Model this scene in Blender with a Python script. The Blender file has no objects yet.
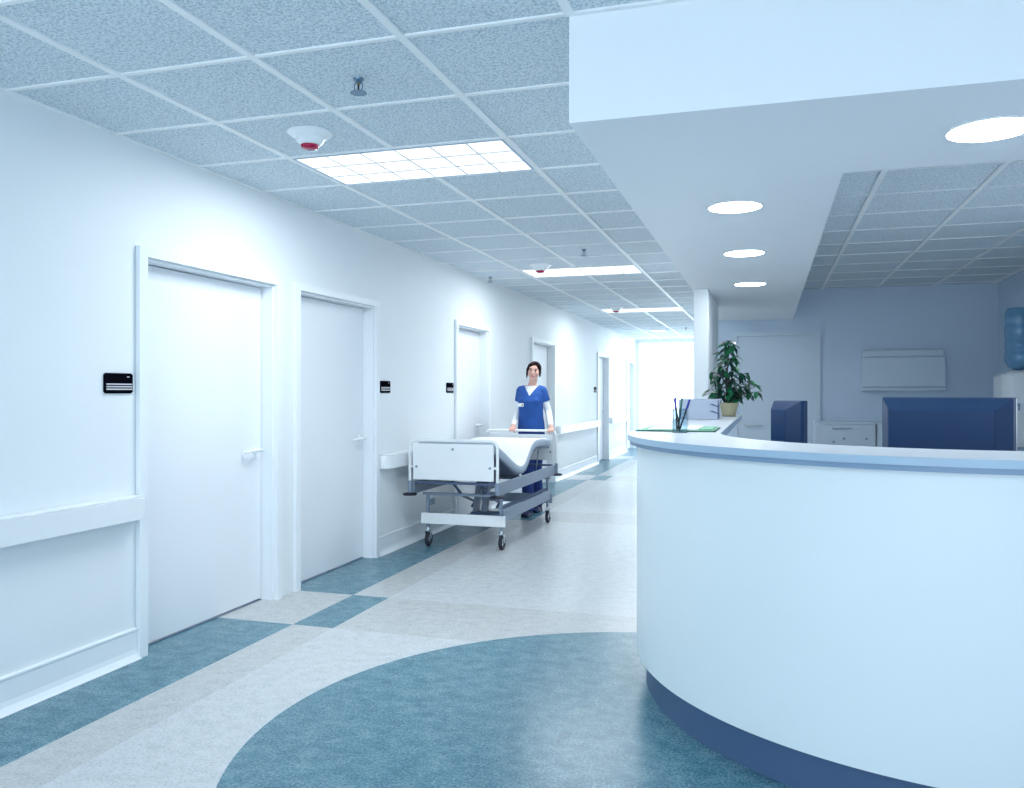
import bpy, bmesh, math, random
from mathutils import Vector, Matrix, noise
random.seed(7)
PI = math.pi
scn = bpy.context.scene
COL = scn.collection
CZ = 2.555          # ceiling height
LW = -3.0           # left wall surface
RW = 2.5            # right wall of the reception room
YB, YR, YE = 10.65, -3.6, 19.7   # back wall of the reception room, added rear glazing, corridor end
SZ = 2.204          # underside of the dropped soffit

# ------------------------------------------------------------------ materials
def nodes(m):
    m.use_nodes = True
    nt = m.node_tree
    return nt, nt.nodes, nt.links

def mat(name, col, rough=0.5, metal=0.0, noise_amt=0.0, scale=8.0, bump=0.0, bscale=200.0, coat=0.0, trans=0.0, alpha=1.0, spec=0.5):
    m = bpy.data.materials.new(name)
    nt, N, L = nodes(m)
    b = N['Principled BSDF']
    c = (*col, 1)
    b.inputs['Base Color'].default_value = c
    b.inputs['Roughness'].default_value = rough
    b.inputs['Metallic'].default_value = metal
    b.inputs['Coat Weight'].default_value = coat
    b.inputs['Transmission Weight'].default_value = trans
    b.inputs['Alpha'].default_value = alpha
    b.inputs['Specular IOR Level'].default_value = spec
    tc = N.new('ShaderNodeTexCoord')
    if noise_amt > 0:
        n = N.new('ShaderNodeTexNoise'); n.inputs['Scale'].default_value = scale
        n.inputs['Detail'].default_value = 4
        L.new(tc.outputs['Object'], n.inputs['Vector'])
        mx = N.new('ShaderNodeMix'); mx.data_type = 'RGBA'
        mx.inputs['A'].default_value = tuple(x*(1-noise_amt) for x in col)+(1,)
        mx.inputs['B'].default_value = tuple(min(1, x*(1+noise_amt)) for x in col)+(1,)
        L.new(n.outputs['Fac'], mx.inputs['Factor']); L.new(mx.outputs['Result'], b.inputs['Base Color'])
    if bump > 0:
        n2 = N.new('ShaderNodeTexNoise'); n2.inputs['Scale'].default_value = bscale
        L.new(tc.outputs['Object'], n2.inputs['Vector'])
        bp = N.new('ShaderNodeBump'); bp.inputs['Strength'].default_value = bump; bp.inputs['Distance'].default_value = 0.002
        L.new(n2.outputs['Fac'], bp.inputs['Height']); L.new(bp.outputs['Normal'], b.inputs['Normal'])
    return m

def emit(name, col, strength):
    m = bpy.data.materials.new(name)
    nt, N, L = nodes(m)
    N.remove(N['Principled BSDF'])
    e = N.new('ShaderNodeEmission'); e.inputs[0].default_value = (*col, 1); e.inputs[1].default_value = strength
    L.new(e.outputs[0], N['Material Output'].inputs[0])
    return m

M = {}
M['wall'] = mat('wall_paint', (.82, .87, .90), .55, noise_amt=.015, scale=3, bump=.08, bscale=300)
M['wallroom'] = mat('shade_tinted_wall', (.60, .72, .86), .55, noise_amt=.015, scale=3)  # blue of bounced light and shade put into the wall colour
M['trim'] = mat('white_trim_paint', (.84, .89, .93), .35, noise_amt=.01, scale=5)
M['door'] = mat('door_laminate', (.84, .88, .92), .35, noise_amt=.012, scale=2)
M['soffit'] = mat('soffit_plaster', (.84, .89, .93), .6, noise_amt=.01, scale=2)
M['grid'] = mat('ceiling_grid_metal', (.88, .92, .94), .4, noise_amt=.01)
M['white'] = mat('white_enamel', (.86, .90, .93), .25, noise_amt=.01)
M['whiteplastic'] = mat('white_plastic', (.85, .89, .92), .3, noise_amt=.01)
M['grey'] = mat('bed_grey_metal', (.24, .30, .39), .4, .3, noise_amt=.03)
M['darkgrey'] = mat('dark_frame_metal', (.09, .13, .23), .45, .3, noise_amt=.05)
M['rubber'] = mat('black_rubber', (.012, .014, .03), .6, noise_amt=.1)
M['chrome'] = mat('chrome', (.7, .75, .8), .18, 1.0, noise_amt=.02)
M['screw'] = mat('grey_screw_cap', (.25, .35, .45), .4, noise_amt=.02)
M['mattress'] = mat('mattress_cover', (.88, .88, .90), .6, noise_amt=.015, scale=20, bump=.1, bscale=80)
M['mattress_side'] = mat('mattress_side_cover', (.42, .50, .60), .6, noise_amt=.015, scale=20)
M['red'] = mat('red_plastic', (.42, .0, .055), .25, noise_amt=.05)
M['brass'] = mat('sprinkler_brass', (.45, .36, .12), .3, .9, noise_amt=.05)
M['sprink'] = mat('sprinkler_metal', (.16, .26, .36), .3, .8, noise_amt=.05)
M['black'] = mat('black_sign_plastic', (.004, .004, .008), .8, noise_amt=.1, spec=.0)
M['stripe'] = mat('sign_stripe_print', (.62, .62, .68), .4, noise_amt=.03)
M['deskpanel'] = mat('desk_front_laminate', (.76, .84, .87), .4, noise_amt=.02, scale=3)
M['counter'] = mat('countertop_surface', (.66, .71, .76), .35, noise_amt=.02, scale=30)
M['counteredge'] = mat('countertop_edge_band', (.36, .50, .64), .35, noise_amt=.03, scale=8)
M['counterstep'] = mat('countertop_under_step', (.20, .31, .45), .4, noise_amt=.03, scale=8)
M['kick'] = mat('toe_kick_laminate', (.065, .12, .23), .4, noise_amt=.06, scale=4)
M['monitor'] = mat('navy_monitor_plastic', (.010, .036, .105), .38, noise_amt=.08, scale=6, spec=.3)
M['screen'] = mat('monitor_screen_glass', (.01, .012, .02), .1, noise_amt=.05)
M['cabinet'] = mat('cabinet_paint', (.62, .73, .83), .4, noise_amt=.02)
M['handle'] = mat('brushed_handle', (.55, .62, .68), .3, .8, noise_amt=.03)
M['pot'] = mat('ceramic_pot', (.46, .43, .28), .45, noise_amt=.08, scale=30, bump=.3, bscale=60)
M['soil'] = mat('dark_soil', (.02, .016, .012), .9, noise_amt=.3, scale=60)
M['leaf'] = mat('green_leaf', (.006, .14, .055), .4, noise_amt=.5, scale=18)
M['leafdark'] = mat('dark_green_leaf', (.006, .035, .03), .35, noise_amt=.4, scale=18)
M['stem'] = mat('plant_stem', (.03, .03, .03), .7, noise_amt=.2)
M['paper'] = mat('white_paper', (.88, .90, .92), .7, noise_amt=.01)
M['green'] = mat('green_folder', (.22, .52, .34), .5, noise_amt=.05)
M['folderedge'] = mat('dark_green_edge', (.01, .07, .06), .6, noise_amt=.1)
M['penblue'] = mat('blue_pen_plastic', (.01, .02, .30), .3, noise_amt=.05)
M['pengreen'] = mat('green_pen_plastic', (.02, .16, .12), .3, noise_amt=.05)
M['penblack'] = mat('black_pen_plastic', (.008, .008, .012), .3, noise_amt=.05)
M['tray'] = mat('grey_tray_plastic', (.36, .42, .53), .4, noise_amt=.02)
M['traydark'] = mat('dark_tray_lip', (.03, .05, .16), .4, noise_amt=.05)
M['skin'] = mat('skin', (.70, .41, .33), .5, noise_amt=.05, scale=10)
M['lip'] = mat('lips', (.42, .08, .11), .4, noise_amt=.05)
M['hair'] = mat('black_brown_hair', (.014, .006, .010), .6, noise_amt=.3, scale=60, spec=.15)
M['eyewhite'] = mat('eye_white', (.75, .75, .78), .3, noise_amt=.01)
M['scrub'] = mat('blue_scrub_cloth', (.012, .080, .33), .8, noise_amt=.12, scale=12, bump=.2, bscale=120)
M['scrubdark'] = mat('dark_blue_trousers', (.008, .035, .20), .8, noise_amt=.12, scale=12, bump=.2, bscale=120)
M['undershirt'] = mat('white_jersey', (.82, .86, .90), .7, noise_amt=.03, scale=20, bump=.2, bscale=120)
M['shoe'] = mat('navy_shoe', (.012, .02, .09), .45, noise_amt=.1)
M['bottle'] = mat('blue_water_bottle', (.20, .42, .66), .12, trans=.35, noise_amt=.08, scale=8)
M['rear'] = mat('rear_mullion', (.7, .75, .8), .4, noise_amt=.02)
M['light'] = emit('troffer_diffuser', (.90, .96, 1.0), .85)
M['downlight'] = emit('downlight_lens', (.90, .96, 1.0), 21.0)

def glass_mat(name, tint, fac):
    m = bpy.data.materials.new(name); nt, N, L = nodes(m)
    N.remove(N['Principled BSDF'])
    t = N.new('ShaderNodeBsdfTransparent'); t.inputs[0].default_value = (*tint, 1)
    g = N.new('ShaderNodeBsdfGlossy'); g.inputs['Roughness'].default_value = .03
    mx = N.new('ShaderNodeMixShader')
    lw = N.new('ShaderNodeLayerWeight'); lw.inputs[0].default_value = fac
    L.new(lw.outputs['Facing'], mx.inputs[0]); L.new(t.outputs[0], mx.inputs[1]); L.new(g.outputs[0], mx.inputs[2])
    L.new(mx.outputs[0], N['Material Output'].inputs[0])
    return m
M['pane'] = glass_mat('window_glass', (.95, .98, 1), .06)
M['cup'] = glass_mat('clear_cup_plastic', (.80, .88, .92), .45)

def ceiling_mat():
    m = bpy.data.materials.new('fissured_ceiling_tile'); nt, N, L = nodes(m)
    b = N['Principled BSDF']; b.inputs['Roughness'].default_value = .85
    tc = N.new('ShaderNodeTexCoord')
    n = N.new('ShaderNodeTexNoise'); n.inputs['Scale'].default_value = 105; n.inputs['Detail'].default_value = 3; n.inputs['Roughness'].default_value = .6
    n.inputs['Distortion'].default_value = .8
    L.new(tc.outputs['Object'], n.inputs['Vector'])
    r = N.new('ShaderNodeValToRGB')
    r.color_ramp.elements[0].position = .40; r.color_ramp.elements[0].color = (.42, .53, .61, 1)
    r.color_ramp.elements[1].position = .54; r.color_ramp.elements[1].color = (.76, .84, .89, 1)
    L.new(n.outputs['Fac'], r.inputs[0]); L.new(r.outputs[0], b.inputs['Base Color'])
    bp = N.new('ShaderNodeBump'); bp.inputs['Strength'].default_value = .4; bp.inputs['Distance'].default_value = .003
    L.new(n.outputs['Fac'], bp.inputs['Height']); L.new(bp.outputs[0], b.inputs['Normal'])
    return m
M['tile'] = ceiling_mat()

def floor_mat():
    m = bpy.data.materials.new('marbled_linoleum_floor'); nt, N, L = nodes(m)
    b = N['Principled BSDF']
    tc = N.new('ShaderNodeTexCoord'); sp = N.new('ShaderNodeSeparateXYZ')
    L.new(tc.outputs['Object'], sp.inputs[0])
    X, Y = sp.outputs[0], sp.outputs[1]
    def mth(op, a, c=None):
        n = N.new('ShaderNodeMath'); n.operation = op
        for i, v in enumerate((a, c)):
            if v is None: continue
            if isinstance(v, (int, float)): n.inputs[i].default_value = v
            else: L.new(v, n.inputs[i])
        return n.outputs[0]
    def gt(a, v): return mth('GREATER_THAN', a, v)
    def lt(a, v): return mth('LESS_THAN', a, v)
    def mul(a, c): return mth('MULTIPLY', a, c)
    def inv(a): return mth('SUBTRACT', 1.0, a)
    # repeating cross bands every 4.05 m from y = 4.15, 0.72 m deep
    ph = mth('FLOORED_MODULO', mth('SUBTRACT', Y, 4.15 - 4.06*3), 4.06)
    cross = lt(ph, .72)
    band = lt(X, -2.58)
    sq = mul(gt(X, -2.58), lt(X, -2.325))
    dx = mth('ADD', X, .352); dy = mth('SUBTRACT', Y, 3.043)
    d2 = mth('ADD', mul(dx, dx), mul(dy, dy))
    circ = lt(d2, 1.564*1.564)
    blue = mth('MAXIMUM', mth('MAXIMUM', mul(band, inv(cross)), mul(sq, cross)), circ)
    beige = mth('MAXIMUM', cross, sq)
    def marble(c1, c2, c3, s, seed):
        v = N.new('ShaderNodeVectorMath'); v.operation = 'ADD'; v.inputs[1].default_value = (seed, seed*2, 0)
        L.new(tc.outputs['Object'], v.inputs[0])
        mp = N.new('ShaderNodeMapping'); mp.inputs['Scale'].default_value = (1, 1.15, 1); L.new(v.outputs[0], mp.inputs[0])
        n = N.new('ShaderNodeTexNoise'); n.inputs['Scale'].default_value = s; n.inputs['Detail'].default_value = 9
        n.inputs['Roughness'].default_value = .78
        L.new(mp.outputs[0], n.inputs['Vector'])
        r = N.new('ShaderNodeValToRGB'); e = r.color_ramp.elements
        e[0].position = .40; e[0].color = (*c1, 1); e[1].position = .61; e[1].color = (*c3, 1)
        x = e.new(.5); x.color = (*c2, 1)
        n3 = N.new('ShaderNodeTexNoise'); n3.inputs['Scale'].default_value = 105; n3.inputs['Detail'].default_value = 2
        L.new(v.outputs[0], n3.inputs['Vector'])
        L.new(mth('ADD', mul(n.outputs['Fac'], .52), mul(n3.outputs['Fac'], .48)), r.inputs[0])
        return r.outputs[0]
    cb = marble((.045, .135, .20), (.085, .215, .28), (.19, .34, .39), 11, 3)
    cl = marble((.44, .47, .49), (.56, .59, .61), (.64, .665, .68), 14, 11)
    cg = marble((.39, .41, .42), (.50, .52, .525), (.58, .595, .60), 14, 23)
    def mix(f, a, c):
        x = N.new('ShaderNodeMix'); x.data_type = 'RGBA'
        L.new(f, x.inputs['Factor']); L.new(a, x.inputs['A']); L.new(c, x.inputs['B']); return x.outputs['Result']
    col = mix(blue, mix(beige, cl, cg), cb)
    L.new(col, b.inputs['Base Color'])
    b.inputs['Roughness'].default_value = .27; b.inputs['Specular IOR Level'].default_value = .4
    return m
M['floor'] = floor_mat()

# ------------------------------------------------------------------ helpers
def finish(name, bm, m, parent=None, smooth=False, auto=None, origin=True):
    """Link the bmesh (in world coordinates) as one mesh object, origin at its base centre."""
    bmesh.ops.recalc_face_normals(bm, faces=bm.faces)
    xs = [v.co.x for v in bm.verts]; ys = [v.co.y for v in bm.verts]; zs = [v.co.z for v in bm.verts]
    c = Vector(((min(xs)+max(xs))/2, (min(ys)+max(ys))/2, min(zs))) if origin else Vector((0, 0, 0))
    bmesh.ops.translate(bm, verts=bm.verts, vec=-c)
    me = bpy.data.meshes.new(name); bm.to_mesh(me); bm.free()
    for mm in (m if isinstance(m, (list, tuple)) else [m]): me.materials.append(mm)
    o = bpy.data.objects.new(name, me); COL.objects.link(o)
    o.location = c
    if parent is not None:
        w = Vector((0, 0, 0)); p = parent
        while p is not None: w += p.location; p = p.parent
        o.parent = parent; o.location = c - w
    if smooth:
        for p in me.polygons: p.use_smooth = True
        if auto:
            for e in me.edges: pass
            me.set_sharp_from_angle(angle=math.radians(auto))
    return o

def thing(name, label, cat, loc, group=None):
    o = bpy.data.objects.new(name, None); COL.objects.link(o); o.location = loc
    o.empty_display_size = .1
    return tag(o, label, cat, group)

def tag(o, label, cat=None, group=None, kind=None):
    o['label'] = label
    if cat: o['category'] = cat
    if group: o['group'] = group
    if kind: o['kind'] = kind
    return o

def copy_tree(o, parent=None):
    c = o.copy(); COL.objects.link(c); c.parent = parent
    for ch in list(o.children): copy_tree(ch, c)
    return c

def box(bm, x0, x1, y0, y1, z0, z1, bev=0, seg=2, mi=0):
    vs = [bm.verts.new((x, y, z)) for x in (x0, x1) for y in (y0, y1) for z in (z0, z1)]
    idx = [(0,1,3,2), (4,6,7,5), (0,4,5,1), (2,3,7,6), (0,2,6,4), (1,5,7,3)]
    fs = [bm.faces.new([vs[i] for i in f]) for f in idx]
    for f in fs: f.material_index = mi
    if bev > 0:
        es = list({e for f in fs for e in f.edges})
        bmesh.ops.bevel(bm, geom=es, offset=bev, segments=seg, affect='EDGES', profile=.5)
    return vs

def B(*a, **k):
    bm = bmesh.new(); box(bm, *a, **k); return bm

def cyl(bm, p0, p1, r0, r1=None, n=20, caps=True, mi=0):
    p0 = Vector(p0); p1 = Vector(p1); r1 = r0 if r1 is None else r1
    d = (p1-p0).normalized(); a = d.orthogonal().normalized(); b = d.cross(a)
    R = [[bm.verts.new(p + a*r*math.cos(2*PI*i/n) + b*r*math.sin(2*PI*i/n)) for i in range(n)] for p, r in ((p0, r0), (p1, r1))]
    for i in range(n):
        f = bm.faces.new((R[0][i], R[0][(i+1)%n], R[1][(i+1)%n], R[1][i])); f.material_index = mi
    if caps:
        for q in R: f = bm.faces.new(q); f.material_index = mi

def tube(bm, pts, r, n=12, caps=True):
    pts = [Vector(p) for p in pts]
    rs = r if isinstance(r, (list, tuple)) else [r]*len(pts)
    ref = None; rings = []
    for i, p in enumerate(pts):
        d = (pts[min(i+1, len(pts)-1)] - pts[max(i-1, 0)]).normalized()
        if ref is None: ref = d.orthogonal().normalized()
        a = (ref - d*ref.dot(d)).normalized(); ref = a; b = d.cross(a)
        rings.append([bm.verts.new(p + (a*math.cos(2*PI*k/n) + b*math.sin(2*PI*k/n))*rs[i]) for k in range(n)])
    for i in range(len(rings)-1):
        for k in range(n):
            bm.faces.new((rings[i][k], rings[i][(k+1)%n], rings[i+1][(k+1)%n], rings[i+1][k]))
    if caps:
        bm.faces.new(rings[0]); bm.faces.new(rings[-1])

def lathe(bm, prof, c=(0, 0, 0), n=32, mi=0):
    c = Vector(c); rings = []
    for r, z in prof:
        if r < 1e-6: rings.append([bm.verts.new(c+Vector((0, 0, z)))])
        else: rings.append([bm.verts.new(c+Vector((r*math.cos(2*PI*i/n), r*math.sin(2*PI*i/n), z))) for i in range(n)])
    for a, b in zip(rings, rings[1:]):
        for i in range(n):
            j = (i+1) % n
            if len(a) == 1 and len(b) == 1: continue
            if len(a) == 1: f = bm.faces.new((a[0], b[i], b[j]))
            elif len(b) == 1: f = bm.faces.new((a[i], a[j], b[0]))
            else: f = bm.faces.new((a[i], a[j], b[j], b[i]))
            f.material_index = mi

def prism(bm, poly, z0, z1, axis='z', mi=0):
    """extrude a closed polygon; axis z: (x,y) at z0..z1, axis y: (x,z) at y0..y1, axis x: (y,z) at x0..x1"""
    def P(a, b, h): return {'z': (a, b, h), 'y': (a, h, b), 'x': (h, a, b)}[axis]
    A = [bm.verts.new(P(a, b, z0)) for a, b in poly]; Bv = [bm.verts.new(P(a, b, z1)) for a, b in poly]
    n = len(poly)
    for i in range(n):
        f = bm.faces.new((A[i], A[(i+1)%n], Bv[(i+1)%n], Bv[i])); f.material_index = mi
    f1 = bm.faces.new(A[::-1]); f2 = bm.faces.new(Bv); f1.material_index = f2.material_index = mi

def ball(bm, c, r, seg=16, rot=None):
    """ellipsoid; r scalar or (rx, ry, rz)"""
    if not isinstance(r, (tuple, list)): r = (r, r, r)
    mtx = Matrix.Translation(c) @ (rot.to_4x4() if rot else Matrix.Identity(4)) @ Matrix.Diagonal((*r, 1))
    bmesh.ops.create_uvsphere(bm, u_segments=seg, v_segments=max(8, seg//2), radius=1, matrix=mtx)

def arc(cx, cy, r, a0, a1, n):
    return [(cx+r*math.cos(math.radians(a0+(a1-a0)*i/n)), cy+r*math.sin(math.radians(a0+(a1-a0)*i/n))) for i in range(n+1)]

def struct(name, bm, m, label, cat, **k):
    return tag(finish(name, bm, m, **k), label, cat, kind='structure')

# ------------------------------------------------------------------ shell
# (opening start, opening end) of each door along the corridor's left wall
DOORS = [(3.455, 4.605), (4.885, 6.005), (7.845, 8.80), (10.66, 11.80), (15.11, 16.12), (18.37, 19.42)]
DZ = 1.998
struct('floor', B(LW-.2, RW+.12, YR-.12, YE+.1, -.1, 0), M['floor'], 'marbled linoleum floor, pale with blue borders and a blue disc before the desk', 'floor', origin=False)
# left wall with door openings
bm = bmesh.new()
y = YR-.12
for a, b in DOORS:
    box(bm, LW-.2, LW, y, a, 0, CZ+.1); box(bm, LW-.2, LW, a, b, DZ, CZ+.1); y = b
box(bm, LW-.2, LW, y, YE+.1, 0, CZ+.1)
struct('wall_left', bm, M['wall'], 'long white corridor wall with six doors on the left', 'wall')
bm = bmesh.new()
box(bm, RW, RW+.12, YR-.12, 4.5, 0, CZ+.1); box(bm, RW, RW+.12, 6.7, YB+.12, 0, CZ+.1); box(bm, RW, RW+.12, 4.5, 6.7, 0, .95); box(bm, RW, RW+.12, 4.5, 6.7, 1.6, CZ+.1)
struct('wall_right', bm, M['wallroom'], 'wall tinted blue for shade, behind the water cooler on the right', 'wall')
struct('wall_back', B(-.62, RW, YB, YB+.12, 0, CZ+.1), M['wallroom'], 'back wall of the reception area, tinted blue-grey for shade', 'wall')
struct('wall_corridor', B(-.62, -.50, YB+.12, YE, 0, CZ+.1), M['wall'], 'white right-hand wall of the corridor beyond the reception', 'wall')
bm = bmesh.new(); box(bm, -.612, -.488, 7.30, 8.82, 0, SZ+.002, bev=.004, seg=1)
struct('wall_column', bm, M['wall'], 'narrow white wall stub under the soffit at the end of the counter', 'wall')
# ceiling
struct('ceiling', B(LW-.2, RW+.12, YR-.12, YE+.1, CZ+.006, CZ+.12), M['tile'], 'suspended ceiling of fissured grey acoustic tiles', 'ceiling', origin=False)
bm = bmesh.new()
g = .013
for i in range(4):
    x = -2.42+.6*i
    cuts = [-.345, 3.855, 8.055, 12.255] if i == 1 else []
    y = YR
    for q in cuts:
        box(bm, x-g-.003, x+g+.003, y, q+.01, CZ-.002, CZ+.008); y = q+.59
    box(bm, x-g-.003, x+g+.003, y, YE if x < -.7 else 2.668, CZ-.002, CZ+.008)
for i in range(6):
    x = -.02+.6*i if i < 1 else .62-.61*0+.61*(i-1)
    if x < RW: box(bm, x-g-.003, x+g+.003, YR, 2.668, CZ-.002, CZ+.008)
    if .32 < x < RW: box(bm, x-g-.003, x+g+.003, 3.606, YB, CZ-.002, CZ+.008)
k = -10
while 2.655+.6*k < YE:
    y = 2.655+.6*k
    if y > YR:
        box(bm, LW, RW if y < 2.5 else -.62, y-g+.003, y+g-.003, CZ-.0015, CZ+.008)
        if 3.7 < y < YB: box(bm, .29, RW, y-g+.008, y+g-.008, CZ-.0008, CZ+.008)
    k += 1
box(bm, LW, LW+.02, YR, YE, CZ-.002, CZ+.008)
box(bm, -.62, RW, 2.648, 2.67, CZ-.0025, CZ+.008)
struct('trim_1', bm, M['grid'], 'white metal grid bars between the ceiling tiles', 'ceiling grid')
bm = bmesh.new()
prism(bm, [(-.625, 2.67), (RW, 2.67), (RW, 3.60), (.29, 3.60), (.29, YB), (-.625, YB)], SZ, CZ+.006)
struct('trim_2', bm, M['soffit'], 'smooth white dropped soffit with round lights over the reception desk', 'soffit')

# corridor end: header, jambs and a glazed door wall onto daylight
bm = bmesh.new()
box(bm, LW, -.5, YE, YE+.1, 2.50, CZ+.1); box(bm, LW, -2.93, YE, YE+.1, 0, 2.50); box(bm, -.67, -.5, YE, YE+.1, 0, 2.50)
struct('wall_end', bm, M['wall'], 'bright wall with a glazed opening at the corridor end', 'wall')
w = struct('window_1', B(-2.93, -.67, YE+.045, YE+.055, .0, 2.50), M['pane'], 'tall bright glazing closing the far corridor end', 'window')
bm = bmesh.new()
for x in (-2.92, -2.17, -1.42, -.68): box(bm, x-.012, x+.012, YE+.03, YE+.07, 0, 2.50)
box(bm, -2.93, -.67, YE+.03, YE+.07, 2.47, 2.50); box(bm, -2.17, -.67, YE+.03, YE+.07, 1.93, 1.96)
finish('window_frame', bm, M['white'], w)
# wall behind the camera; its wide window is added to let in fill light
bm = bmesh.new()
box(bm, LW, RW, YR-.12, YR, 2.4, CZ+.1); box(bm, LW, RW, YR-.12, YR, 0, .25); box(bm, LW, LW+.2, YR-.12, YR, .25, 2.4); box(bm, RW-.2, RW, YR-.12, YR, .25, 2.4)
struct('wall_front', bm, M['wall'], 'wall with an added wide window behind the viewer', 'wall')
w = struct('added_window_2', B(LW+.2, RW-.2, YR-.065, YR-.055, .25, 2.4), M['pane'], 'wide unseen window added for daylight behind the viewer', 'window')
bm = bmesh.new()
for i in range(5):
    x = LW+.2+(RW-LW-.4)*i/4; box(bm, x-.025, x+.025, YR-.09, YR-.03, .25, 2.4)
finish('window_frame', bm, M['rear'], w)

w = struct('added_window_3', B(RW+.055, RW+.065, 4.5, 6.7, .95, 1.6), M['pane'], 'unseen window added for daylight in the right wall of the reception room', 'window')  # window added out of view to brighten the reception room
bm = bmesh.new()
for y in (4.525, 5.6, 6.675): box(bm, RW+.03, RW+.09, y-.025, y+.025, .95, 1.6)
box(bm, RW+.03, RW+.09, 4.5, 6.7, .95, .99); box(bm, RW+.03, RW+.09, 4.5, 6.7, 1.56, 1.6)
finish('window_frame', bm, M['white'], w)
# doors of the corridor
def lever(parent, xw, yh, z, s=-1):
    bm = bmesh.new()
    cyl(bm, (xw, yh, z), (xw+.008, yh, z), .026, n=24)
    cyl(bm, (xw+.006, yh, z), (xw+.05, yh, z), .010)
    tube(bm, [(xw+.05, yh+.012, z), (xw+.052, yh+.03*s, z+.002), (xw+.052, yh+.115*s, z+.002), (xw+.045, yh+.13*s, z-.002), (xw+.02, yh+.132*s, z-.004)], .010, n=10)
    return finish('door_handle', bm, M['white'], parent, smooth=True, auto=40)

for i, (a, b) in enumerate(DOORS):
    xf = LW-.082
    bm = bmesh.new(); box(bm, xf-.04, xf, a+.018, b-.018, .012, DZ-.018, bev=.002, seg=1)
    places = ['nearest the camera on the left wall', 'just beyond the nearest door', 'third along the wall, behind the hospital bed', 'fourth along the wall, behind the nurse', 'fifth along the left wall', 'sixth and farthest along the left wall']
    d = struct('door_%d' % (i+1), bm, M['door'], 'plain white corridor door, ' + places[i], 'door')
    bm = bmesh.new()   # casing and jamb lining
    c = .058; t = .026
    prism(bm, [(a-c, 0), (a-c, DZ+c-.008), (b+c, DZ+c-.008), (b+c, 0), (b, 0), (b, DZ), (a, DZ), (a, 0)], LW+.001, LW+t, axis='x')
    box(bm, LW-.199, LW+.001, a+.0005, a+.014, 0, DZ-.001); box(bm, LW-.199, LW+.001, b-.014, b-.0005, 0, DZ-.001)
    box(bm, LW-.199, LW+.001, a+.014, b-.014, DZ-.014, DZ-.001)
    box(bm, xf-.05, xf-.042, a+.014, b-.014, DZ-.05, DZ-.014)
    finish('door_frame', bm, M['trim'], d)
    lever(d, xf, b-.085, .955)
    finish('gap_shade_strip', B(xf-.05, xf+.0, a+.014, b-.014, .0005, .004), M['kick'], d)  # dark strip standing for the shade in the gap under the leaf

# baseboards: flared cove profile with a bead on top
def baseboard(name, y0, y1, label):
    X = LW
    prof = [(X+.001, .155), (X+.012, .155), (X+.016, .150), (X+.016, .142), (X+.011, .136), (X+.011, .05), (X+.016, .028), (X+.030, .008), (X+.040, 0.0015), (X+.001, .0015)]
    bm = bmesh.new(); prism(bm, prof, y0, y1, axis='y')
    return struct(name, bm, M['trim'], label, 'baseboard')
c = .058
segs = [(YR, DOORS[0][0]-c, 'white flared baseboard before the nearest door'),
        (DOORS[1][1]+c, DOORS[2][0]-c, 'white flared baseboard behind the hospital bed'),
        (DOORS[2][1]+c, DOORS[3][0]-c, 'white flared baseboard behind the nurse'),
        (DOORS[3][1]+c, DOORS[4][0]-c, 'white flared baseboard before the fifth door'),
        (DOORS[4][1]+c, DOORS[5][0]-c, 'white flared baseboard before the farthest door')]
for a, b, l in segs: baseboard('baseboard_left', a, b-.001, l)

# handrails with curved returns
def handrail(y0, y1, label):
    """outline in plan: a bumper with rounded ends, solid, z .685-.805"""
    z0, z1 = .700, .804
    X = LW; p = .085; r = .07
    pl = [(X+.002, y0)]
    pl += [(x, y) for x, y in arc(X+p-r, y0+r, r, -90, 0, 8)]
    pl += [(x, y) for x, y in arc(X+p-r, y1-r, r, 0, 90, 8)]
    pl += [(X+.002, y1)]
    inner = .02
    bm = bmesh.new(); prism(bm, pl, z0, z1)
    es = [e for e in bm.edges if abs(e.verts[0].co.z-e.verts[1].co.z) < 1e-5]
    bmesh.ops.bevel(bm, geom=es, offset=.006, segments=2, affect='EDGES')
    t = thing('handrail', label, 'handrail', (X, (y0+y1)/2, z0), 'wall handrails along the corridor')
    finish('rail', bm, M['whiteplastic'], t, smooth=True, auto=35)
    bm = bmesh.new(); box(bm, X+.002, X+p-.018, y0+.04, y1-.04, z1, z1+.010, bev=.003, seg=1)
    finish('mounting_strip', bm, M['trim'], t)
    return t
handrail(YR+.2, DOORS[0][0]-.045, 'long white wall handrail ending at the nearest door')
handrail(DOORS[1][1]+.075, DOORS[2][0]-.075, 'white wall handrail with a rounded end beside the second door, behind the bed')
handrail(DOORS[2][1]+.075, DOORS[3][0]-.075, 'white wall handrail hidden mostly behind the nurse and bed foot')
handrail(DOORS[3][1]+.075, DOORS[4][0]-.075, 'white wall handrail to the right of the nurse')
handrail(DOORS[4][1]+.075, DOORS[5][0]-.075, 'farthest white wall handrail, between the two last doors')

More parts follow.
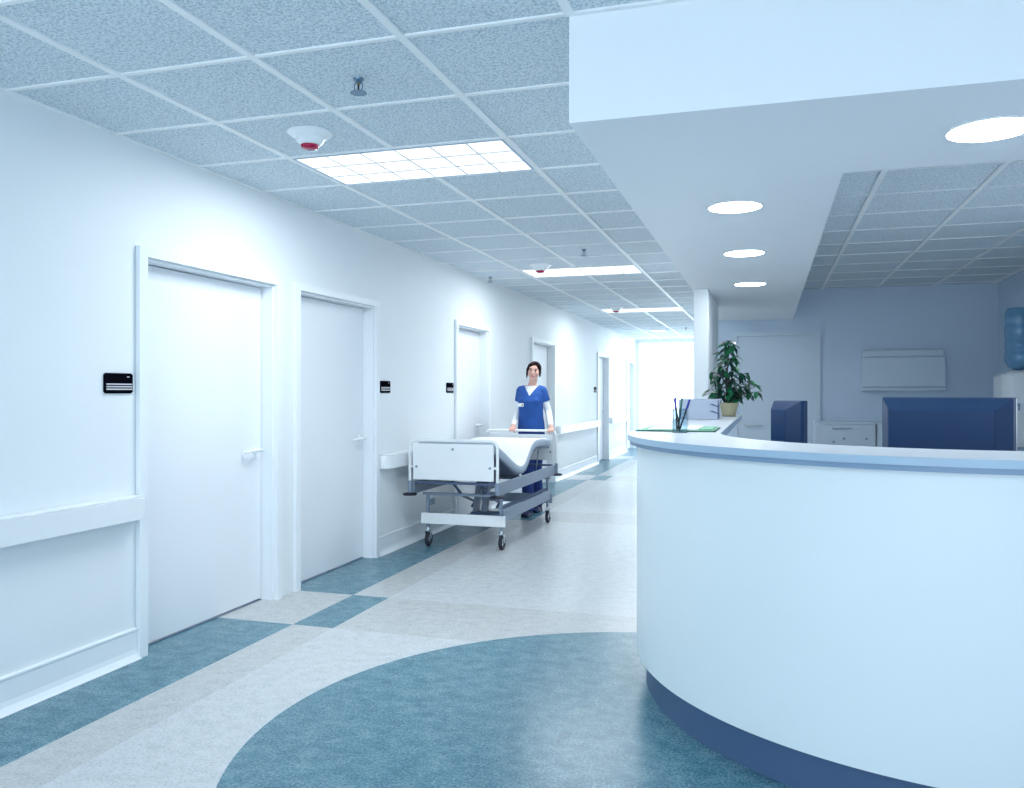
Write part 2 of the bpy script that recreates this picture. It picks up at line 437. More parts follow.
# room signs
def make_sign():
    t = bpy.data.objects.new('room_sign', None); COL.objects.link(t)
    bm = bmesh.new(); box(bm, 0, .008, -.091, .091, -.049, .049)
    es = [e for e in bm.edges if abs(e.verts[0].co.x-e.verts[1].co.x) > .005]
    bmesh.ops.bevel(bm, geom=es, offset=.007, segments=3, affect='EDGES')
    finish('plate', bm, M['black'], t)
    for z in (-.0045, -.0165, -.0285):
        finish('stripe', B(.008, .0092, -.080, .087, z-.0032, z+.0032), M['stripe'], t)
    bm = bmesh.new(); box(bm, .008, .0092, .052, .068, .029, .0335, bev=.0005, seg=1)
    finish('room_mark', bm, M['stripe'], t)
    return t
s0 = make_sign()
for i, (y, l) in enumerate([(3.278, 'black striped room sign, largest, left of the nearest door'), (6.205, 'black striped room sign right of the second door'),
                            (7.655, 'black striped room sign left of the third door, above the bed'), (14.86, 'tiny black room sign far down the corridor, right of the nurse')]):
    s = s0 if i == 0 else copy_tree(s0)
    s.location = (LW+.0005, y, 1.362); tag(s, l, 'sign', 'black room signs on the corridor wall')

# socket low on the wall behind the bed
t = thing('wall_socket', 'small dark wall socket above the baseboard behind the bed', 'socket', (LW, 7.2, .30))
finish('plate', B(LW+.0005, LW+.012, 7.15, 7.25, .27, .33, bev=.003, seg=1), M['screw'], t)

# ------------------------------------------------------------------ ceiling fittings
def lamp(parent, x, y, z, sx, sy, watts):
    l = bpy.data.lights.new('tube_lamp', 'AREA'); l.shape = 'RECTANGLE'; l.size = sx; l.size_y = sy; l.energy = watts; l.color = (.90, .96, 1.0)
    o = bpy.data.objects.new('tube_lamp', l); COL.objects.link(o); o.parent = parent; o.location = Vector((x, y, z))-parent.location
def troffer(y0, label):
    x0, x1 = -2.42+.016, -1.22-.016; ya, yb = y0+.012, y0+.588
    t = thing('ceiling_light', label, 'ceiling light', ((x0+x1)/2, (ya+yb)/2, CZ-.012), 'recessed louvred ceiling lights')
    bm = bmesh.new()
    for a in ((x0, x0+.012, ya, yb), (x1-.012, x1, ya, yb), (x0+.012, x1-.012, ya, ya+.010), (x0+.012, x1-.012, yb-.010, yb)):
        box(bm, *a, CZ-.004, CZ+.0055)
    fr = finish('frame', bm, M['counteredge'], t)
    finish('diffuser', B(x0+.012, x1-.012, ya+.010, yb-.010, CZ-.0015, CZ+.005), M['light'], t)
    bm = bmesh.new()
    for i in (1, 2):
        y = ya+(yb-ya)*i/3; box(bm, x0+.012, x1-.012, y-.008, y+.008, CZ-.005, CZ-.002)
    for i in range(1, 6):
        x = x0+(x1-x0)*i/6; box(bm, x-.005, x+.005, ya+.01, yb-.01, CZ-.0045, CZ-.002)
    finish('louvre', bm, M['grid'], t)
    lamp(t, (x0+x1)/2, (ya+yb)/2, CZ-.012, x1-x0-.04, yb-ya-.04, 18)
    return t
YT = [-4.545+4.2, 3.855, 8.055, 12.255, 16.455]
troffer(3.855, 'largest rectangular louvred ceiling light over the nearest door')
troffer(8.055, 'second rectangular louvred ceiling light, above the nurse')
troffer(12.255, 'thin distant rectangular ceiling light, third along the corridor')
troffer(-.345, 'added rectangular louvred ceiling light behind the viewer')  # unseen troffer added for light from behind the camera

def small_light(x, y):
    t = thing('ceiling_spot', 'small square ceiling light near the corridor end', 'ceiling light', (x, y, CZ-.01))
    bm = bmesh.new()
    for a in ((x-.13, x-.11, y-.3, y+.3), (x+.11, x+.13, y-.3, y+.3), (x-.11, x+.11, y-.3, y-.28), (x-.11, x+.11, y+.28, y+.3)): box(bm, *a, CZ-.006, CZ+.005)
    lamp(t, x, y, CZ-.012, .2, .54, 14); finish('frame', bm, M['grid'], t); finish('diffuser', B(x-.11, x+.11, y-.28, y+.28, CZ-.003, CZ+.005), M['light'], t)
small_light(-2.11, 16.95)

def downlight(x, y, r, label):
    t = thing('downlight', label, 'ceiling light', (x, y, SZ-.006), 'round lights in the soffit')
    bm = bmesh.new(); lathe(bm, [(r, 0), (r+.012, -.001), (r+.013, -.004), (r+.010, -.006), (r, -.006), (r, 0)], (x, y, SZ), 48)
    finish('trim_ring', bm, M['trim'], t, smooth=True, auto=30)
    bm = bmesh.new(); lathe(bm, [(0, -.0045), (r, -.0045), (r, -.0005), (0, -.0005)], (x, y, SZ), 48)
    finish('lens', bm, M['downlight'], t)
downlight(-.15, 4.10, .122, 'round soffit light, nearest of the row of three over the counter')
downlight(-.145, 5.48, .122, 'round soffit light, middle of the row of three')
downlight(-.14, 7.07, .121, 'round soffit light, farthest of the row of three, beside the wall stub')
downlight(2.115, 3.145, .140, 'added round soffit light to the right of the large cut one, out of view')  # extra downlight added out of view to lift the reception light
downlight(.715, 3.145, .132, 'large round soffit light cut by the right edge of the picture')

def make_detector():
    t = bpy.data.objects.new('smoke_detector', None); COL.objects.link(t)
    bm = bmesh.new(); lathe(bm, [(0, 0), (.108, 0), (.108, -.006), (.100, -.012), (.082, -.024), (.070, -.030)], n=40)
    lathe(bm, [(.070, -.030), (.066, -.034), (.064, -.044), (.056, -.054), (.044, -.060), (0, -.060)], n=40)
    finish('base', bm, M['white'], t, smooth=True, auto=50)
    bm = bmesh.new(); lathe(bm, [(.042, -.059), (.043, -.066), (.038, -.074), (.024, -.079), (0, -.080)], n=32)
    finish('red_lens', bm, M['red'], t, smooth=True)
    return t
d0 = make_detector()
for i, (x, y, l) in enumerate([(-2.095, 3.52, 'largest white ceiling detector with a red centre, beside the nearest light'),
                               (-2.12, 7.83, 'white ceiling detector with red centre at the second light'),
                               (-2.12, 12.05, 'farthest ceiling detector with red centre at the third light')]):
    d = d0 if i == 0 else copy_tree(d0)
    d.location = (x, y, CZ+.0055); tag(d, l, 'smoke detector', 'ceiling detectors with red centres')

def make_sprinkler():
    t = bpy.data.objects.new('fire_sprinkler', None); COL.objects.link(t)
    bm = bmesh.new(); lathe(bm, [(0, 0), (.021, 0), (.020, -.004), (.016, -.010), (.013, -.012), (.013, -.018), (0, -.018)], n=28)
    finish('escutcheon', bm, M['sprink'], t, smooth=True, auto=40)
    bm = bmesh.new(); cyl(bm, (0, 0, -.018), (0, 0, -.024), .006, n=14); 
    finish('nozzle', bm, M['brass'], t)
    bm = bmesh.new(); cyl(bm, (0, 0, -.024), (0, 0, -.048), .0035, n=12)
    finish('bulb', bm, M['rubber'], t)
    for s in (-1, 1):
        bm = bmesh.new(); tube(bm, [(s*.011, 0, -.014), (s*.018, 0, -.026), (s*.017, 0, -.040), (s*.006, 0, -.054)], .0022, n=8)
        finish('frame_arm', bm, M['sprink'], t, smooth=True)
    bm = bmesh.new(); lathe(bm, [(0, -.052), (.012, -.053), (.033, -.056), (.033, -.058), (.010, -.057), (0, -.058)], n=28)
    finish('deflector', bm, M['sprink'], t, smooth=True, auto=40)
    return t
p0 = make_sprinkler()
for i, (x, y, l) in enumerate([(-1.55, 2.97, 'nearest metal ceiling sprinkler, before the largest light'),
                               (-1.53, 7.1, 'ceiling sprinkler just before the second light'),
                               (-2.86, 8.5, 'ceiling sprinkler close to the left wall above the third door'),
                               (-1.51, 16.3, 'tiny distant ceiling sprinkler beside the wall stub')]):
    d = p0 if i == 0 else copy_tree(p0)
    d.location = (x, y, CZ+.0055); tag(d, l, 'sprinkler', 'ceiling sprinklers')

# ------------------------------------------------------------------ reception desk
DX, DY = .77, 4.055
def desk_path(R, n=48, yend=7.285, xend=RW-.004):
    """outline from the corridor arm's far end round the corner to the right wall"""
    return [(DX-R, yend)] + arc(DX, DY, R, 180, 270, n) + [(xend, DY-R)]
def ring(bm, Ro, Ri, z0, z1, mi=0, yend=7.285, n=48):
    o = desk_path(Ro, n, yend); i = desk_path(Ri, n, yend)
    vo = [[bm.verts.new((x, y, z)) for x, y in o] for z in (z0, z1)]
    vi = [[bm.verts.new((x, y, z)) for x, y in i] for z in (z0, z1)]
    for k in range(len(o)-1):
        for q in ((vo[0][k], vo[0][k+1], vo[1][k+1], vo[1][k]), (vi[0][k+1], vi[0][k], vi[1][k], vi[1][k+1]),
                  (vo[1][k], vo[1][k+1], vi[1][k+1], vi[1][k]), (vo[0][k+1], vo[0][k], vi[0][k], vi[0][k+1])):
            bm.faces.new(q).material_index = mi
    for k in (0, -1):
        bm.faces.new((vo[0][k], vo[1][k], vi[1][k], vi[0][k])).material_index = mi
t = thing('reception_desk', 'large curved white reception desk with a blue plinth and grey-edged counter', 'reception desk', (DX-.9, DY-.9, 0))
bm = bmesh.new(); ring(bm, 1.366, 1.33, .15, 1.085)
finish('front_panel', bm, M['deskpanel'], t, smooth=True, auto=30)
bm = bmesh.new(); ring(bm, 1.322, 1.29, .0, .15)
finish('plinth', bm, M['kick'], t, smooth=True, auto=30)
bm = bmesh.new(); ring(bm, 1.407, .985, 1.103, 1.128)
ct = finish('countertop', bm, M['counter'], t, smooth=True, auto=30)
bm = bmesh.new(); ring(bm, 1.409, 1.4075, 1.103, 1.1275)
finish('outer_edge_band', bm, M['counteredge'], ct, smooth=True, auto=30)
bm = bmesh.new(); ring(bm, .9845, .981, 1.090, 1.1275)
finish('inner_edge_band', bm, M['counteredge'], ct, smooth=True, auto=30)
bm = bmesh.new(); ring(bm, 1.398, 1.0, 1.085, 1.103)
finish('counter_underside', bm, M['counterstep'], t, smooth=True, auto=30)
bm = bmesh.new(); ring(bm, 1.329, .66, .72, .75, yend=6.9)
finish('worktop', bm, M['cabinet'], t, smooth=True, auto=30)
for pts in ([(-.45, 6.7)], ) + ([(1.9, 3.0)],) + ([(.15, 3.55)],):
    for x, y in pts:
        finish('support_leg', B(x-.03, x+.03, y-.03, y+.03, 0, .72, bev=.004, seg=1), M['cabinet'], t)
ZT = 1.128

# monitors (backs towards the visitor)
def monitor(name_label, cx, cy, ang, wd, zt, hgt, depth=.10):
    """ang: direction the back points, degrees clockwise from -Y towards -X"""
    t = thing('computer_monitor', name_label, 'monitor', (cx, cy, .751), 'navy computer monitors behind the counter')
    R = Matrix.Rotation(-math.radians(ang), 4, 'Z')
    T = Matrix.Translation((cx, cy, 0)) @ R
    def fin(n, bm, m, par=t, **k):
        bmesh.ops.transform(bm, matrix=T, verts=bm.verts); return finish(n, bm, m, par, **k)
    h = wd/2
    bm = bmesh.new(); box(bm, -h, h, 0, .03, zt-hgt, zt, bev=.003)
    s = fin('bezel', bm, M['monitor'])
    fin('screen', B(-h+.02, h-.02, .030, .032, zt-hgt+.02, zt-.02), M['screen'], s)
    # stepped back: frustum then a flat boss with a chamfered lip
    a, b_ = .055, .075
    prof = [(-h+.002, 0), (-h+a, -depth*.75)]
    bm = bmesh.new()
    def rect(x0, x1, z0, z1, y): return [bm.verts.new((x, y, z)) for x, z in ((x0, z0), (x1, z0), (x1, z1), (x0, z1))]
    rs = [rect(-h+.002, h-.002, zt-hgt+.002, zt-.002, 0), rect(-h+.006, h-.006, zt-hgt+.01, zt-.004, -.012),
          rect(-h+a, h-a, zt-hgt+.06, zt-.048, -depth*.8), rect(-h+a+.006, h-a-.006, zt-hgt+.066, zt-.054, -depth*.86),
          rect(-h+a+.012, h-a-.012, zt-hgt+.072, zt-.062, -depth*.86-.002)]
    for p, q in zip(rs, rs[1:]):
        for k in range(4): bm.faces.new((p[k], p[(k+1)%4], q[(k+1)%4], q[k]))
    bm.faces.new(rs[0][::-1]); bm.faces.new(rs[-1])
    fin('back_cover', bm, M['monitor'])
    bm = bmesh.new(); box(bm, -.06, .06, -depth*.86-.006, -depth*.5, zt-hgt-.12, zt-hgt+.12, bev=.006)
    fin('stand_neck', bm, M['monitor'])
    bm = bmesh.new(); box(bm, -.13, .13, -.14, .08, .751, .768, bev=.006); box(bm, -.04, .04, -depth*.8, -.03, .766, zt-hgt-.11)
    fin('stand_base', bm, M['monitor'])
monitor('large navy monitor seen from behind, right end of the counter', .753, 4.09, 24, .54, 1.296, .36, .125)
monitor('narrower navy monitor turned side-on behind the middle of the counter', .112, 4.95, 54, .25, 1.272, .34, .085)

# drawer units along the back wall
def drawer_unit(x0, x1, label, y0=10.22):
    z = .977
    t = thing('drawer_cabinet', label, 'cabinet', ((x0+x1)/2, (y0+YB)/2, 0), 'low drawer cabinets on the back wall')
    bm = bmesh.new(); box(bm, x0, x1, y0+.02, YB-.003, 0, z-.022, bev=.002, seg=1)
    finish('body', bm, M['cabinet'], t)
    finish('top', B(x0-.004, x1+.004, y0-.006, YB-.003, z-.022, z, bev=.002, seg=1), M['cabinet'], t)
    zs = [(z-.33, z-.03), (z-.63, z-.335), (.05, z-.635)]
    for a, b in zs:
        d = finish('drawer', B(x0+.008, x1-.008, y0, y0+.02, a, b, bev=.002, seg=1), M['cabinet'], t)
        bm = bmesh.new()
        xm = x0+(x1-x0)*.45
        tube(bm, [(xm-.10, y0, b-.04), (xm-.10, y0-.025, b-.042), (xm+.10, y0-.025, b-.042), (xm+.10, y0, b-.04)], .006, n=8)
        finish('pull_handle', bm, M['handle'], d, smooth=True, auto=40)
        for xk, zk in ((xm+.02, b-.16), (x1-.10, b-.16), (xm-.09, b-.20)):
            bm = bmesh.new(); cyl(bm, (xk, y0, zk), (xk, y0-.012, zk), .014, n=16)
            finish('lock', bm, M['screw'], d)
drawer_unit(.515, 1.17, 'low grey drawer cabinet left of the large monitor against the back wall')
drawer_unit(1.18, 1.95, 'low grey drawer cabinet mostly hidden behind the large monitor')

# wide door in the back wall
a, b, zt = -.36, .545, 2.005
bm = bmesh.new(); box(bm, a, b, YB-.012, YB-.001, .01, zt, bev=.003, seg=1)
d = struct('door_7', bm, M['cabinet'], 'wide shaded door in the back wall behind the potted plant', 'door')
bm = bmesh.new(); prism(bm, [(a-.055, 0), (a-.055, zt+.055), (b+.055, zt+.055), (b+.055, 0), (b, 0), (b, zt), (a, zt), (a, 0)], YB-.03, YB-.001, axis='y')
finish('door_frame', bm, M['cabinet'], d)
bm = bmesh.new()
tube(bm, [(-.27, YB-.012, .915), (-.27, YB-.05, .91), (-.25, YB-.055, .905), (-.09, YB-.055, .905), (-.07, YB-.05, .91), (-.07, YB-.012, .915)], .009, n=10)
finish('door_handle', bm, M['handle'], d, smooth=True, auto=40)

# wall box with a flat front panel
x0, x1, z0, z1 = 1.055, 1.935, 1.33, 1.81
t = thing('wall_box', 'wide pale wall-mounted box with a flat front panel above the large monitor', 'wall unit', ((x0+x1)/2, YB, z0))
finish('housing', B(x0+.004, x1-.004, YB-.085, YB-.001, z0, z1, bev=.006), M['cabinet'], t)
finish('front_panel', B(x0, x1, YB-.125, YB-.086, z0+.05, z1-.085, bev=.006), M['cabinet'], t)
finish('top_vent', B(x0+.01, x1-.01, YB-.10, YB-.086, z1-.075, z1-.005, bev=.003), M['cabinet'], t)
finish('bottom_lip', B(x0, x1, YB-.11, YB-.086, z0+.005, z0+.042, bev=.004), M['cabinet'], t)

# water cooler with its bottle
cx, cy = 2.27, 8.95
t = thing('water_cooler', 'white water cooler in the right corner of the reception area', 'water cooler', (cx, cy, 0))
bm = bmesh.new()
poly = [(cx-.17, cy+.17), (cx-.17, cy-.09)] + arc(cx-.08, cy-.09, .09, 180, 270, 8)[1:] + arc(cx+.08, cy-.09, .09, 270, 360, 8) + [(cx+.17, cy+.17)]
prism(bm, poly, .02, 1.49)
es = [e for e in bm.edges if e.verts[0].co.z > 1.48 and e.verts[1].co.z > 1.48]
bmesh.ops.bevel(bm, geom=es, offset=.02, segments=3, affect='EDGES')
finish('body', bm, M['whiteplastic'], t, smooth=True, auto=35)
finish('drip_tray', B(cx-.12, cx+.12, cy-.26, cy-.178, .78, .81, bev=.005), M['screw'], t)
for k, mm in ((-.05, 'screw'), (.05, 'screw')):
    bm = bmesh.new(); cyl(bm, (cx+k, cy-.175, 1.2), (cx+k, cy-.215, 1.2), .012); cyl(bm, (cx+k, cy-.21, 1.215), (cx+k, cy-.21, 1.15), .010)
    finish('tap', bm, M[mm], t, smooth=True, auto=40)
bm = bmesh.new(); lathe(bm, [(.10, 1.488), (.105, 1.51), (.07, 1.525), (.05, 1.525), (.05, 1.49)], (cx, cy, 0), 32)
finish('bottle_collar', bm, M['whiteplastic'], t, smooth=True, auto=40)
bm = bmesh.new()
lathe(bm, [(0, 1.527), (.035, 1.527), (.06, 1.545), (.09, 1.56), (.106, 1.59), (.118, 1.62), (.118, 1.69), (.112, 1.70), (.112, 1.715), (.118, 1.725), (.118, 1.80), (.112, 1.812), (.112, 1.826), (.118, 1.838), (.118, 1.95), (.113, 1.965), (.118, 1.98), (.118, 2.06), (.105, 2.095), (.09, 2.115), (0, 2.12)], (cx, cy, 0), 40)
tag(finish('water_bottle', bm, M['bottle'], smooth=True), 'large ribbed blue water bottle upside down on the cooler', 'water bottle')

# ------------------------------------------------------------------ things on the counter
# folder and papers
tag(finish('folder', B(-.615, -.245, 4.075, 4.52, ZT+.0046, ZT+.008, bev=.002, seg=1), [M['green']]), 'thin green folder lying on the counter beside the pen cup', 'folder')
bm = bmesh.new(); box(bm, -.56, -.325, 4.085, 4.50, ZT+.0083, ZT+.013)
tag(finish('paper_stack', bm, M['paper']), 'white sheets of paper lying on the green folder', 'paper')
tag(finish('notebook', B(-.315, -.255, 4.09, 4.42, ZT+.0083, ZT+.014, bev=.001, seg=1), M['green']), 'narrow green pad on the right end of the folder', 'notebook')
fo_ = [o for o in COL.objects if o.name == 'folder'][0]
finish('folder_back', B(-.62, -.24, 4.066, 4.53, ZT+.0003, ZT+.0045), M['folderedge'], fo_)
# pen cup
px, py = -.395, 3.99
t = thing('pen_cup', 'clear square plastic pen cup near the left end of the counter', 'pen cup', (px, py, ZT))
bm = bmesh.new()
for r, z0, z1 in ((.034, ZT+.001, ZT+.115),):
    o = [bm.verts.new((px+a*r, py+b*r, z)) for z in (z0, z1) for a, b in ((-1, -1), (1, -1), (1, 1), (-1, 1))]
    i = [bm.verts.new((px+a*(r-.003), py+b*(r-.003), z)) for z in (z0+.006, z1) for a, b in ((-1, -1), (1, -1), (1, 1), (-1, 1))]
    for k in range(4):
        j = (k+1) % 4
        bm.faces.new((o[k], o[j], o[4+j], o[4+k])); bm.faces.new((i[j], i[k], i[4+k], i[4+j])); bm.faces.new((o[4+k], o[4+j], i[4+j], i[4+k]))
    bm.faces.new(o[0:4][::-1]); bm.faces.new(i[0:4])
finish('cup_body', bm, M['cup'], t)
pens = [((-.016, -.008), (-.024, -.005, .168), 'penblue', 'thick blue pen standing upright at the left of the pen cup'),
        ((-.004, .01), (-.030, .015, .160), 'penblack', 'black pen leaning left in the pen cup'),
        ((-.012, .004), (.006, .01, .164), 'pengreen', 'dark green pen standing in the middle of the pen cup'),
        ((-.006, -.004), (.044, -.004, .158), 'penblue', 'blue pen leaning right out of the pen cup')]
for (ax, ay), (bx, by, bz), mm, l in pens:
    a = Vector((px+ax, py+ay, ZT+.0085)); b = Vector((px+bx, py+by, ZT+bz)); d = b-a
    t = thing('pen', l, 'pen', a, 'pens in the clear cup')
    bm = bmesh.new(); cyl(bm, a, a+d*.07, .0012, .0035, n=10); cyl(bm, a+d*.07, a+d*.66, .0042, n=12)
    finish('barrel', bm, M['penblack'], t, smooth=True, auto=40)
    bm = bmesh.new(); cyl(bm, a+d*.66, b, .0055, .0048, n=12)
    finish('cap', bm, M[mm], t, smooth=True, auto=40)

# document tray
tx0, tx1, ty0, ty1 = -.60, -.325, 5.93, 6.22
t = thing('document_tray', 'grey stacked document tray on the counter in front of the wall stub', 'document tray', ((tx0+tx1)/2, (ty0+ty1)/2, ZT))
finish('front_plate', B(tx0, tx1-.008, ty0, ty0+.004, ZT+.001, ZT+.142, bev=.001, seg=1), M['tray'], t)
finish('back_plate', B(tx0, tx1-.008, ty1-.004, ty1, ZT+.001, ZT+.142, bev=.001, seg=1), M['tray'], t)
for z in (.004, .05, .096):
    finish('shelf', B(tx0+.004, tx1-.01, ty0+.004, ty1-.004, ZT+z, ZT+z+.004), M['tray'], t)
finish('corner_post', B(tx1-.008, tx1-.003, ty0-.002, ty0+.006, ZT+.001, ZT+.135), M['traydark'], t)
for z in (.050, .098):
    bm = bmesh.new(); prism(bm, [(tx1-.065, ZT+z+.010), (tx1-.045, ZT+z+.012), (tx1-.003, ZT+z-.006), (tx1-.003, ZT+z-.012)], ty0-.004, ty0-.0005, axis='y')
    finish('tray_lip', bm, M['traydark'], t)

# potted plant
PX, PY = -.297, 6.80
t = thing('potted_plant', 'green leafy plant in a small beige pot at the end of the counter', 'plant', (PX, PY, ZT))
bm = bmesh.new(); lathe(bm, [(0, .002), (.048, .002), (.051, .006), (.072, .090), (.078, .092), (.079, .106), (.070, .106), (.068, .088), (0, .086)], (PX, PY, ZT), 32)
finish('pot', bm, M['pot'], t, smooth=True, auto=40)
bm = bmesh.new(); lathe(bm, [(0, 0), (.055, 0), (.055, .003), (0, .003)], (PX, PY, ZT), 24)
finish('saucer', bm, M['penblack'], t)
bm = bmesh.new(); lathe(bm, [(0, .096), (.04, .097), (.0678, .093)], (PX, PY, ZT), 24)
finish('soil', bm, M['soil'], t, smooth=True)
bs = bmesh.new(); bl = bmesh.new()
def leaf(base, dirv, ln, wd, mi):
    d = Vector(dirv).normalized(); up = Vector((0, 0, 1))
    s = d.cross(up); s = s.normalized() if s.length > .01 else Vector((1, 0, 0))
    s = (s + Vector((random.uniform(-.4, .4), random.uniform(-.4, .4), random.uniform(-.3, .3)))).normalized()
    s = (s-d*s.dot(d)).normalized(); n = s.cross(d)
    rows = []
    for i in range(7):
        u = i/6; w = wd*math.sin(PI*min(1, u*1.0))**.8*(1-.25*u)
        droop = Vector((0, 0, -1))*ln*.28*u*u
        p = Vector(base)+d*ln*u+droop
        if i in (0, 6): rows.append([bl.verts.new(p)])
        else: rows.append([bl.verts.new(p-s*w+n*w*.25), bl.verts.new(p), bl.verts.new(p+s*w+n*w*.25)])
    for a, b in zip(rows, rows[1:]):
        if len(a) == 1: fs = [(a[0], b[0], b[1]), (a[0], b[1], b[2])]
        elif len(b) == 1: fs = [(a[0], a[1], b[0]), (a[1], a[2], b[0])]
        else: fs = [(a[0], b[0], b[1], a[1]), (a[1], b[1], b[2], a[2])]
        for f in fs: bl.faces.new(f).material_index = mi
# branch tips (dx, dz above the counter) read off the plant's outline
tips = [(-.03, .575), (.0, .59), (.045, .56), (-.07, .50), (.075, .47), (-.04, .44), (.03, .46), (-.09, .40), (.05, .38), (-.14, .34), (-.12, .27), (.10, .33),
        (.14, .33), (-.03, .32), (.02, .27), (.17, .27), (.21, .24), (-.13, .17), (-.08, .15), (.10, .18), (.16, .16), (.24, .18), (.08, .24), (-.06, .22), (.13, .22), (.05, .15), (-.16, .20), (.0, .18)]
cols = Vector((PX, PY, ZT+.09))
for i, (dx, dz) in enumerate(tips):
    dy = random.uniform(-.09, .09)*(.4 if dz > .45 else 1)
    trunk = Vector((PX-.015+.01*math.sin(i), PY, ZT+max(.10, min(.50, dz-.10))))
    tip = Vector((PX+dx*1.02, PY+dy, ZT+dz+.015))
    mid = (trunk+tip)/2+Vector((0, 0, .035))
    tube(bs, [trunk, mid, tip], [.004, .003, .0015], n=6)
    for k in range(8):
        u = random.uniform(.25, 1)
        p = trunk.lerp(mid, u*2) if u < .5 else mid.lerp(tip, u*2-1)
        out = Vector((tip.x-PX, tip.y-PY, 0)); out = out.normalized() if out.length > .02 else Vector((1, 0, 0))
        dv = out*random.uniform(.1, .9)+Vector((random.uniform(-.7, .7), random.uniform(-.7, .7), random.uniform(-.9, .05)))
        leaf(p, dv, random.uniform(.056, .082), random.uniform(.017, .025), 0 if random.random() < .5 else 1)
tube(bs, [(PX-.01, PY, ZT+.09), (PX-.02, PY, ZT+.25), (PX-.01, PY+.01, ZT+.40), (PX, PY, ZT+.56)], [.009, .008, .006, .003], n=8)
tube(bs, [(PX+.02, PY-.01, ZT+.09), (PX+.05, PY, ZT+.16), (PX+.12, PY, ZT+.21), (PX+.2, PY, ZT+.23)], [.007, .006, .004, .002], n=8)
finish('stems', bs, M['stem'], t, smooth=True)
fo = finish('foliage', bl, [M['leaf'], M['leafdark']], t, smooth=True); fo['kind'] = 'stuff'

# ------------------------------------------------------------------ hospital bed
BX0, BX1 = -2.862, -2.092      # end-board posts
HY, FY = 6.40, 8.36            # head and foot boards
WX0, WX1, WY0, WY1 = -2.785, -2.125, 6.60, 8.12
bed = thing('hospital_bed', 'white and grey wheeled hospital bed pushed along the corridor by the nurse', 'hospital bed', ((BX0+BX1)/2, (HY+FY)/2, 0))
def endboard(y, ztop, panel, ptop, pbot, nm):
    r = .06; rt = .0125
    pts = [(BX0, y, .575)] + [(BX0+r-r*math.cos(a), y, ztop-r+r*math.sin(a)) for a in [PI/2*k/6 for k in range(7)]] \
        + [(BX1-r+r*math.sin(a), y, ztop-r+r*math.cos(a)) for a in [PI/2*k/6 for k in range(7)]] + [(BX1, y, .575)]
    bm = bmesh.new(); tube(bm, pts, rt, n=14)
    fr = finish(nm+'_hoop', bm, M['white'], bed, smooth=True, auto=50)
    bm = bmesh.new(); box(bm, BX0+.032, BX1-.032, y-.008, y+.008, pbot, ptop, bev=.004)
    pn = finish(nm, bm, M['white'], bed)
    for x, z in ((BX0+.012, .70), (BX1-.03, .70)):
        finish('clip', B(x, x+.022, y-.006, y+.006, z-.011, z+.011, bev=.002, seg=1), M['white'], fr)
    for x, z in ((BX0+.062, .70), (BX1-.062, .70), ((BX0+BX1)/2, ptop-.045)):
        bm = bmesh.new(); cyl(bm, (x, y-.008, z), (x, y-.0125, z), .011, n=20)
        finish('screw_cap', bm, M['screw'], pn)
    for x in (BX0, BX1):
        bm = bmesh.new(); cyl(bm, (x, y, .475), (x, y, .582), .0165)
        s = finish('post_sleeve', bm, M['grey'], bed, smooth=True, auto=40)
        bm = bmesh.new(); lathe(bm, [(0, .458), (.055, .458), (.060, .464), (.058, .474), (.03, .480), (0, .480)], (x, y, 0), 28)
        finish('bumper_disc', bm, M['rubber'], s, smooth=True, auto=40)
endboard(HY, .918, True, .893, .592, 'headboard')
endboard(FY, .918, True, .880, .615, 'footboard')
# side rails and cross rails of the lying frame
for x0, x1 in ((BX0+.005, BX0+.030), (BX1-.030, BX1-.005)):
    finish('side_rail', B(x0, x1, HY+.02, FY+.02, .468, .568, bev=.003), M['grey'], bed)
for y in (HY+.035, FY-.035):
    finish('cross_rail', B(BX0+.0305, BX1-.0305, y-.012, y+.012, .555, .575, bev=.003), M['darkgrey'], bed)
# legs, castors, lower frame
for x in (WX0, WX1):
    for y in (WY0, WY1):
        finish('leg', B(x-.012, x+.012, y-.012, y+.012, .165, .440, bev=.002, seg=1), M['grey'], bed)
        bm = bmesh.new()
        cyl(bm, (x, y, .165), (x, y, .135), .014)
        prism(bm, [(y-.018, .14), (y+.022, .14), (y+.034, .062), (y+.018, .055)], x-.022, x-.018, axis='x')
        prism(bm, [(y-.018, .14), (y+.022, .14), (y+.034, .062), (y+.018, .055)], x+.018, x+.022, axis='x')
        box(bm, x-.022, x+.022, y-.018, y+.024, .132, .142)
        f = finish('castor', bm, M['chrome'], bed)
        bm = bmesh.new(); yc = y+.02
        prof = [(.030, -.006), (.034, -.013), (.055, -.015), (.0625, -.009), (.0625, .009), (.055, .015), (.034, .013), (.030, .006)]
        rings = [[bm.verts.new((x+dx, yc+r*math.cos(2*PI*k/32), .0627+r*math.sin(2*PI*k/32))) for k in range(32)] for r, dx in prof]
        for q in range(len(rings)):
            A_, B_ = rings[q], rings[(q+1) % len(rings)]
            for k in range(32): bm.faces.new((A_[k], A_[(k+1)%32], B_[(k+1)%32], B_[k]))
        finish('wheel', bm, M['rubber'], f, smooth=True)
        bm = bmesh.new(); cyl(bm, (x-.021, yc, .0627), (x+.021, yc, .0627), .007); cyl(bm, (x-.008, yc, .0627), (x+.008, yc, .0627), .031, n=28)
        finish('hub', bm, M['chrome'], f)
finish('lower_end_bar', B(-2.832, -2.082, WY0-.034, WY0-.0135, .198, .290, bev=.003), M['white'], bed)
finish('lower_end_bar', B(-2.832, -2.082, WY1+.0135, WY1+.034, .198, .290, bev=.003), M['grey'], bed)
for x in (WX1,):
    s = 1 if x == WX1 else -1
    a, b = sorted((x+s*.0135, x+s*.032))
    finish('lower_side_bar', B(a, b, WY0-.01, WY1+.01, .240, .335, bev=.003), M['grey'], bed)
